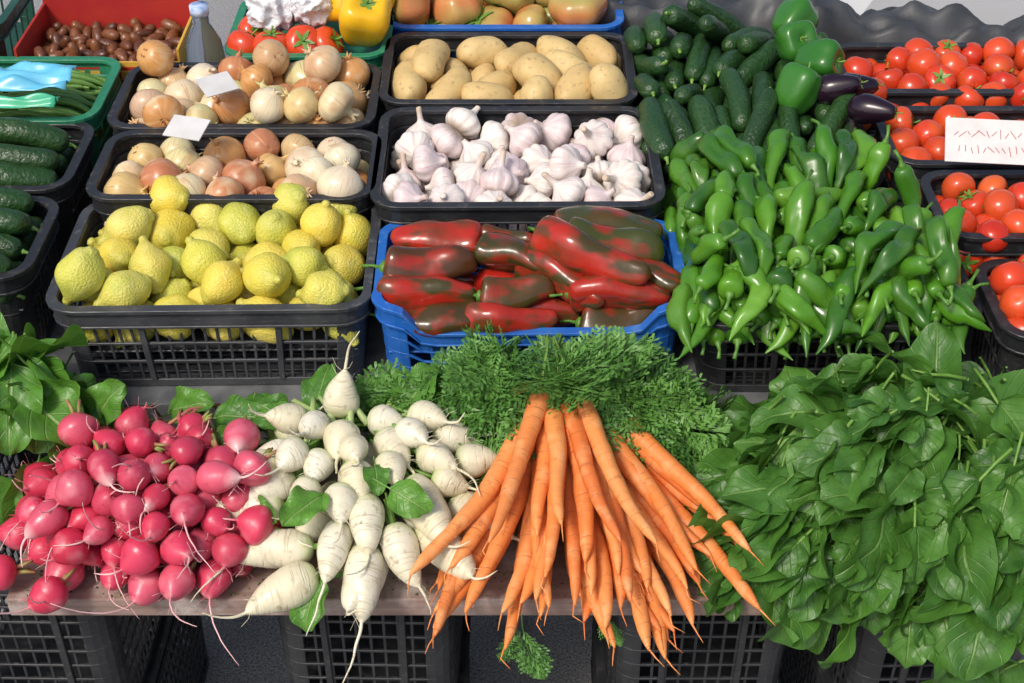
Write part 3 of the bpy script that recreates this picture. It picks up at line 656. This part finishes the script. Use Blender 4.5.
for (x,y,z,dx,dy,dz,s) in [(-.135,1.16,.722,.6,-.4,-.1,.5),(-.21,1.16,.712,-.5,-.6,0,.45),(-.26,1.30,.70,-.9,.1,.2,.5),(-.30,1.24,.70,-.6,.3,.2,.4),(-.215,1.10,.645,-.2,-.7,-.5,.5),(-.13,1.31,.70,.3,.4,.4,.6),(-.31,1.31,.68,.2,.6,.3,.5),(-.24,1.33,.69,.1,.5,.2,.5),(-.18,1.33,.69,.3,.3,.2,.5),(-.49,1.30,.71,.2,-.1,.4,.6),(-.36,1.32,.69,.5,-.1,.1,.55),(-.42,1.34,.68,.3,-.1,.2,.55),(-.33,1.33,.67,.4,.1,.2,.6),(-.31,1.18,.68,.6,-.4,0,.4),(-.155,1.20,.72,.1,-.6,0,.35)]:
    put(R.choice(char),orient((x,y,z),(dx,dy,dz),(R.uniform(-.4,.4),-.5,1),s),'radish_leaves','leaf')
mb=MB()
for k in range(46):
    x=-.225+R.uniform(-.06,.13); y=1.295+R.uniform(-.03,.02); z=.665+R.uniform(-.03,.05); a=R.uniform(-.8,.8)
    mb.sweep([(x,y,z),(x+a*.03,y+.03,z+.012),(x+a*.07,y+.06,z+.002),(x+a*.09,y+.08,z-.02)],[.0042,.0038,.003,.002],7,0)
solo(mb.build('white_radish_stalks',[m_wstem]),'white_radish_stalks')
mb=MB()
for k in range(24):
    x=-.38+R.uniform(-.09,.07); y=1.27+R.uniform(-.03,.02); z=.68+R.uniform(-.02,.02); a=R.uniform(-.6,1)
    mb.sweep([(x,y,z),(x+a*.04,y+.03,z+.012),(x+a*.07,y+.06,z-.005),(x+a*.08,y+.08,z-.04)],[.0026,.0024,.002,.0016],6,0)
solo(mb.build('radish_stalks',[m_pstem]),'radish_stalks')
def frond(seed,L=.13):
    rr=random.Random(seed); mb=MB(); pts=[]; 
    for k in range(9): t=k/8; pts.append(Vector((.01*math.sin(t*3+seed),L*t,.02*t-.045*t*t)))
    mb.sweep(pts,[.0013*(1-.75*k/8) for k in range(9)],5,0)
    def leaflet(p,d,nrm,l,w):
        s=d.cross(nrm).normalized()*w; b=len(mb.v)
        mb.v+=[p,p+d*l*.55+s,p+d*l,p+d*l*.55-s]; mb.f.append([b,b+1,b+2,b+3]); mb.m.append(0)
    for k in range(1,13):
        t=.15+.85*k/13; i=min(int(t*8),7); p=pts[i].lerp(pts[i+1],t*8-i); ax=(pts[i+1]-pts[i]).normalized()
        l=L*.36*math.sin(math.pi*min(1,t*.82+.14))
        for sg in(-1,1):
            d=(ax*.75+Vector((sg,0,0))*.9+Vector((0,0,rr.uniform(-.45,.45)))).normalized()
            for q in range(1,7):
                f=q/6; pp=p+d*l*f
                for s2 in(-1,1):
                    d2=(d*.8+Vector((0,0,1)).cross(d)*s2*.9+Vector((0,0,rr.uniform(-.5,.5)))).normalized()
                    ll=.013*(1-.5*f)+.003
                    nr=Vector((rr.uniform(-.6,.6),rr.uniform(-.6,.6),1)).normalized()
                    leaflet(pp,d2,nr,ll,.0018); leaflet(pp+d2*ll*.4,(d2+d*.7).normalized(),nr,ll*.6,.0014)
            b=len(mb.v); w=Vector((0,0,.0005)); mb.v+=[p-w,p+w,p+d*l+w,p+d*l-w]; mb.f.append([b,b+1,b+2,b+3]); mb.m.append(0)
    return mb.build('carrot_frond',[m_frond],smooth=False,recalc=False)
fr=[frond(s) for s in range(4)]
mound('carrot_bunch','frond',fr,(.045,1.325,.62),(.195,.065,.125),115,0,95,.35,(0,0,.1),.6,.75,1.1,.45,None,.12)
mound('carrot_bunch','frond',fr,(.05,1.325,.62),(.14,.05,.10),50,0,95,.35,(0,0,.1),.6,.8,1.1,.45,None,.12)
mound('carrot_bunch','frond',fr,(.02,1.35,.70),(.10,.035,.06),32,0,90,.4,(0,0,.2),.6,.75,1.0,.45,None,.12)
mound('carrot_bunch','frond',fr,(.21,1.30,.61),(.10,.08,.055),40,0,90,.3,(.2,-.1,0),.6,.7,1.0,.45,None,.12)
for (x,y,z,dx,dy,dz,s) in [(.015,1.065,.62,0,-.3,-1,.6),(.005,1.07,.60,-.2,-.3,-1,.4),(.11,1.075,.615,.1,-.3,-1,.35),(.02,1.06,.58,.1,-.2,-1,.4)]:
    put(R.choice(fr),orient((x,y,z),(dx,dy,dz),(R.uniform(-1,1),-1,.3),s),'carrot_bunch','frond')

# ------------------------------------------------------------------ stall
def boards(name,mat,x0,x1,y0,y1,z0,z1,n,gap=.003):
    mb=MB(); w=(y1-y0)/n
    for k in range(n): mb.box(x0+R.uniform(-.004,.004),x1+R.uniform(-.004,.004),y0+k*w+gap/2,y0+(k+1)*w-gap/2,z0,z1+R.uniform(-.001,0))
    o=solo(mb.build(name,[mat],False),name); b=o.modifiers.new('b','BEVEL'); b.width=.002; b.segments=2; return o
m,nt,bs=newmat('weathered_board'); tc=nd(nt,'ShaderNodeTexCoord')
mp=nd(nt,'ShaderNodeMapping'); mp.inputs['Scale'].default_value=(3,40,40); nt.links.new(tc.outputs['Object'],mp.inputs[0])
g=noisef(nt,mp.outputs[0],2,6,.7); col=mix(nt,mrange(nt,g,.3,.7),(.20,.125,.10),(.36,.26,.22))
g2=noisef(nt,tc.outputs['Object'],14,6,.65); col=mix(nt,mrange(nt,g2,.52,.68,0,.8),col,(.52,.46,.42))
g3=noisef(nt,tc.outputs['Object'],30,5,.7); col=mix(nt,mrange(nt,g3,.58,.7,0,.8),col,(.10,.06,.045))
nt.links.new(col,bs.inputs['Base Color']); bs.inputs['Roughness'].default_value=.6; addbump(nt,bs,g,.5,.002); m_wood=m
boards('front_shelf',m_wood,-.575,.64,1.107,1.383,.572,.600,2)
# soil crumbs and trimmings on the shelf
m_soil=plain('soil',(.05,.03,.02),(.12,.08,.05),200,.9)
mb=MB()
for k in range(420):
    x=R.uniform(-.56,.62); y=1.112+abs(R.gauss(0,.03)) ; r=R.uniform(.0006,.0022)
    if y>1.37: continue
    b=len(mb.v); c=Vector((x,y,.5995+r*.6))
    for v in((1,0,0),(-1,0,0),(0,1,0),(0,-1,0),(0,0,.8),(0,0,-.6)): mb.v.append(c+Vector(v)*r*R.uniform(.6,1.3))
    for f in((0,2,4),(2,1,4),(1,3,4),(3,0,4),(2,0,5),(1,2,5),(3,1,5),(0,3,5)): mb.f.append([b+i for i in f]); mb.m.append(0 if R.random()<.7 else 1)
solo(mb.build('soil_crumbs',[m_soil,m_stem],False),'soil_crumbs')
m_steel=plain('galvanised_steel',(.20,.21,.22),(.36,.37,.38),30,.42,(60,.2,.001),metal=.6)
mb=MB(); mb.box(-1.6,1.6,1.4,2.45,.600,.646)
mb.box(-1.6,1.6,1.3955,1.3995,.598,.6475)
mb.box(-1.6,1.6,1.3835,1.3953,.598,.603)
for x in(-1.5,0,1.5):
    for y in(1.6,2.4): mb.box(x-.02,x+.02,y-.02,y+.02,0,.5995)
solo(mb.build('market_stall_table',[m_steel],False),'market_stall_table')

m,nt,bs=newmat('asphalt'); tc=nd(nt,'ShaderNodeTexCoord'); V=tc.outputs['Object']
col=mix(nt,mrange(nt,noisef(nt,V,260,3),.35,.65),(.12,.12,.125),(.44,.435,.425)); col=mix(nt,mrange(nt,noisef(nt,V,2,4),.4,.7,0,.4),col,(.17,.17,.175))
nt.links.new(col,bs.inputs['Base Color']); bs.inputs['Roughness'].default_value=.85; addbump(nt,bs,noisef(nt,V,260,3),.6,.004)
mb=MB(); mb.v=[Vector(p) for p in((-150,-150,0),(150,-150,0),(150,150,0),(-150,150,0))]; mb.f=[[0,1,2,3]]; mb.m=[0]
solo(mb.build('ground',[m],False),'ground')

def cloth(name,mat,fn,nu=40,nv=24,thick=.0006):
    mb=MB()
    for j in range(nv+1):
        for i in range(nu+1): mb.v.append(Vector(fn(i/nu,j/nv)))
    for j in range(nv):
        for i in range(nu): b=j*(nu+1)+i; mb.f.append([b,b+1,b+nu+2,b+nu+1]); mb.m.append(0)
    o=solo(mb.build(name,[mat]),name); s=o.modifiers.new('s','SOLIDIFY'); s.thickness=thick; return o
m_tarp=plain('dark_tarp',(.03,.032,.035),(.065,.068,.072),12,.5,(300,.3,.001))
def tf(u,v):
    x=.14+u*.95; y=2.20+v*(.40-.16*u); z=.80+.05*math.sin(v*4)-.12*v+.05*noise.noise(Vector((x*9,y*13,1)))+.025*noise.noise(Vector((x*24,y*30,4)))-.10*max(0,.12-v)/.12-.05*u
    return x,y,z
cloth('shade_tarp',m_tarp,tf,110,50)
m_bs=plain('blue_film',(.10,.42,.62),(.16,.55,.75),20,.25)
cloth('blue_plastic_sheet',m_bs,lambda u,v:(-.96+u*.31,1.875+v*.075,.845+.020*noise.noise(Vector((u*6,v*4,2)))+.008*math.sin(v*3)))
m_gs=plain('green_film',(.05,.42,.22),(.08,.5,.3),20,.25)
cloth('green_plastic_sheet',m_gs,lambda u,v:(-.98+u*.32,1.84+v*.035,.835+.014*noise.noise(Vector((u*6,v*4,8)))+.004*math.sin(v*3)))
m_bag=plain('white_plastic_bag',(.62,.63,.67),(.72,.72,.75),20,.3,(45,1,.008)); 
def bag(x,y,z,sx,sy,sz,seed):
    bm=bmesh.new(); bmesh.ops.create_icosphere(bm,subdivisions=5,radius=1)
    for v in bm.verts:
        d=v.co.normalized(); k=1+.28*noise.ridged_multi_fractal(d*1.6+Vector((seed,0,0)),.9,2.2,4,.9,2)-.35
        v.co=Vector((d.x*sx*k,d.y*sy*k,d.z*sz*k))
    for f in bm.faces: f.smooth=True
    me=bpy.data.meshes.new('bag'); bm.to_mesh(me); bm.free(); me.materials.append(m_bag)
    solo(me,'plastic_bag',Matrix.Translation((x,y,z)))
bag(-.385,2.16,.848,.050,.045,.045,1); bag(-.325,2.165,.858,.045,.045,.045,5); bag(-.36,2.24,.87,.06,.045,.05,8)
m_card=plain('price_card',(.68,.67,.65),(.60,.58,.56),30,.5); m_ink=plain('red_ink',(.45,.12,.12),None)
def card(name,x,y,z,w,h,rx,rz,ink=True):
    mb=MB(); mb.box(-w/2,w/2,-h/2,h/2,0,.0015,0)
    if ink:
        for k in range(26):   # handwriting: short pen strokes in two rows
            row=.16 if k<14 else -.2; kk=k if k<14 else k-13.5
            cx=-w*.40+kk*w*.058; a=R.uniform(-.9,.9); l=R.uniform(.003,.007)
            mb.box(-.0005,.0005,-l,l,.0016,.0019,1,Matrix.Translation((cx,h*row+R.uniform(-.002,.002),k*.00001))@Matrix.Rotation(a,4,'Z'))
    solo(mb.build(name,[m_card,m_ink],False),name,Matrix.Translation((x,y,z))@Euler((rx,0,rz)).to_matrix().to_4x4())
card('price_sign',.660,1.70,.857,.145,.062,.75,-.10)
card('price_sign',-.425,1.86,.862,.05,.04,.3,.6,False); card('price_sign',-.445,1.73,.862,.055,.04,.3,-.3,False)
m_cb=plain('yellow_carton',(.66,.40,.05),(.60,.34,.05),20,.55); m_cr=plain('red_carton',(.46,.035,.02),(.40,.02,.02),20,.5); m_ci=plain('brown_carton',(.35,.22,.12),None,20,.7)
mb=MB(); x0,x1,y0,y1,z0,z1=-.785,-.525,2.06,2.245,.647,.80
mb.box(x0,x1,y0,y0+.004,z0,z1,0); mb.box(x0,x1,y1-.004,y1,z0,z1+.04,1); mb.box(x0,x0+.004,y0+.0041,y1-.0041,z0,z1+.02,1); mb.box(x1-.004,x1,y0+.0041,y1-.0041,z0,z1+.02,0)
mb.box(x0+.0041,x1-.0041,y0+.0041,y1-.0041,.760,.764,2)
mb.box(x0+.02,x1-.02,y0-.0012,y0-.0002,z1-.035,z1-.008,1)
for k in range(8): mb.box(x0+.045+k*.024,x0+.06+k*.024,y0-.0026,y0-.0014,z1-.029,z1-.014,0)
solo(mb.build('date_carton',[m_cb,m_cr,m_ci],False),'date_carton')
m,nt,bs=newmat('clear_plastic'); bs.inputs['Base Color'].default_value=(.9,.95,.98,1); bs.inputs['Transmission Weight'].default_value=.95; bs.inputs['Roughness'].default_value=.05; bs.inputs['IOR'].default_value=1.15
m_lab=plain('bottle_label',(.65,.72,.85),(.1,.25,.6),60,.4)
mb=MB(); mb.lathe([(0,0),(.03,.0),(.032,.01),(.030,.03),(.032,.05),(.032,.10),(.030,.115),(.032,.13),(.028,.17),(.016,.195),(.013,.20),(.013,.215),(0,.216)],24,0,0,0,None)
mb.lathe([(.0325,.055),(.0328,.056),(.0328,.098),(.0325,.099)],24,1); mb.lathe([(0,.2165),(.015,.2165),(.015,.232),(0,.233)],20,1)
solo(mb.build('water_bottle',[m,m_lab]),'water_bottle',Matrix.Translation((-.492,2.10,TZ+.0)))

# parked car behind the stall
m_paint=plain('white_car_paint',(.58,.59,.61),None,rough=.25); m_glass=plain('dark_glass',(.02,.025,.03),None,rough=.08); m_tyre=plain('tyre_rubber',(.02,.02,.02),(.035,.035,.035),40,.8); m_trim=plain('grey_trim',(.08,.08,.085),None,rough=.5)
mb=MB()
sil=[(0,.30),(.03,.55),(.12,.72),(.9,.86),(1.35,1.02),(1.9,1.42),(3.0,1.46),(3.6,1.15),(4.15,.98),(4.25,.6),(4.2,.32),(3.9,.24),(.3,.22)]
secs=[]
for yy,ins in((0,.10),(.08,.02),(.25,0),(1.45,0),(1.62,.02),(1.7,.10)):
    rg=[]
    for x,z in sil:
        cx,cz=2.1,.7; tuck=ins+(.12 if z>1.0 and (yy<.2 or yy>1.5) else 0)*.6
        rg.append((cx+(x-cx)*(1-ins*.4),yy,cz+(z-cz)*(1-tuck)))
    secs.append(rg)
mb.rings(secs,0,True)
mb.box(1.5,2.35,-.006,.03,1.0,1.28,1); mb.box(2.42,3.2,-.006,.03,1.0,1.28,1)
mb.box(.5,3.7,-.012,.05,.30,.36,2); mb.box(.02,.10,.15,1.55,.36,.46,2)
for wx in(.78,3.4):
    for wy in(-.01,1.52):
        base=len(mb.v)
        mb.lathe([(0,0),(.17,.0),(.20,.02),(.30,.0),(.32,.03),(.32,.16),(.30,.19),(0,.19)],32,3)
        Mx=Matrix.Translation((wx,wy,.32))@Matrix.Rotation(math.radians(-90),4,'X')
        for i in range(base,len(mb.v)): mb.v[i]=Mx@mb.v[i]
o=solo(mb.build('parked_car',[m_paint,m_glass,m_trim,m_tyre]),'parked_car',Matrix.Translation((.62,2.78,.0))); 
em=o.modifiers.new('e','EDGE_SPLIT'); em.split_angle=math.radians(40)

# ------------------------------------------------------------------ parents
for g,lst in GR.items():
    c=sum((M.translation for o,M in lst),Vector())/len(lst)
    e=bpy.data.objects.new(g,None); COL.objects.link(e); e.location=c; e.empty_display_size=.05
    for o,M in lst:
        o.parent=e; o.matrix_local=Matrix.Translation(-c)@M

# ------------------------------------------------------------------ light, world, camera
w=bpy.data.worlds.new('World'); sc.world=w; w.use_nodes=True; nt=w.node_tree; bg=nt.nodes['Background']
sky=nt.nodes.new('ShaderNodeTexSky'); sky.sky_type='NISHITA'; sky.sun_disc=False
EL,AZ=math.radians(50),math.radians(218)
sky.sun_elevation=EL; sky.sun_rotation=AZ; sky.air_density=1; sky.dust_density=4
nt.links.new(sky.outputs[0],bg.inputs[0]); bg.inputs[1].default_value=.15
L=bpy.data.lights.new('sun','SUN'); L.energy=2.25; L.angle=math.radians(12); L.color=(1,.95,.87)
lo=bpy.data.objects.new('sun',L); COL.objects.link(lo)
sd=Vector((math.sin(AZ)*math.cos(EL),math.cos(AZ)*math.cos(EL),math.sin(EL)))
lo.rotation_euler=(sd).to_track_quat('Z','Y').to_euler(); lo.location=sd*5
cam=bpy.data.cameras.new('camera'); cam.lens=50; cam.sensor_width=36; cam.clip_end=500; cam.clip_start=.05
co=bpy.data.objects.new('camera',cam); COL.objects.link(co); co.location=(0,0,1.8); co.rotation_euler=(math.radians(53),0,0); sc.camera=co
sc.view_settings.view_transform='Standard'; sc.view_settings.look='None'; sc.view_settings.exposure=0
print('total',time.time()-T0,'objs',len(bpy.data.objects))
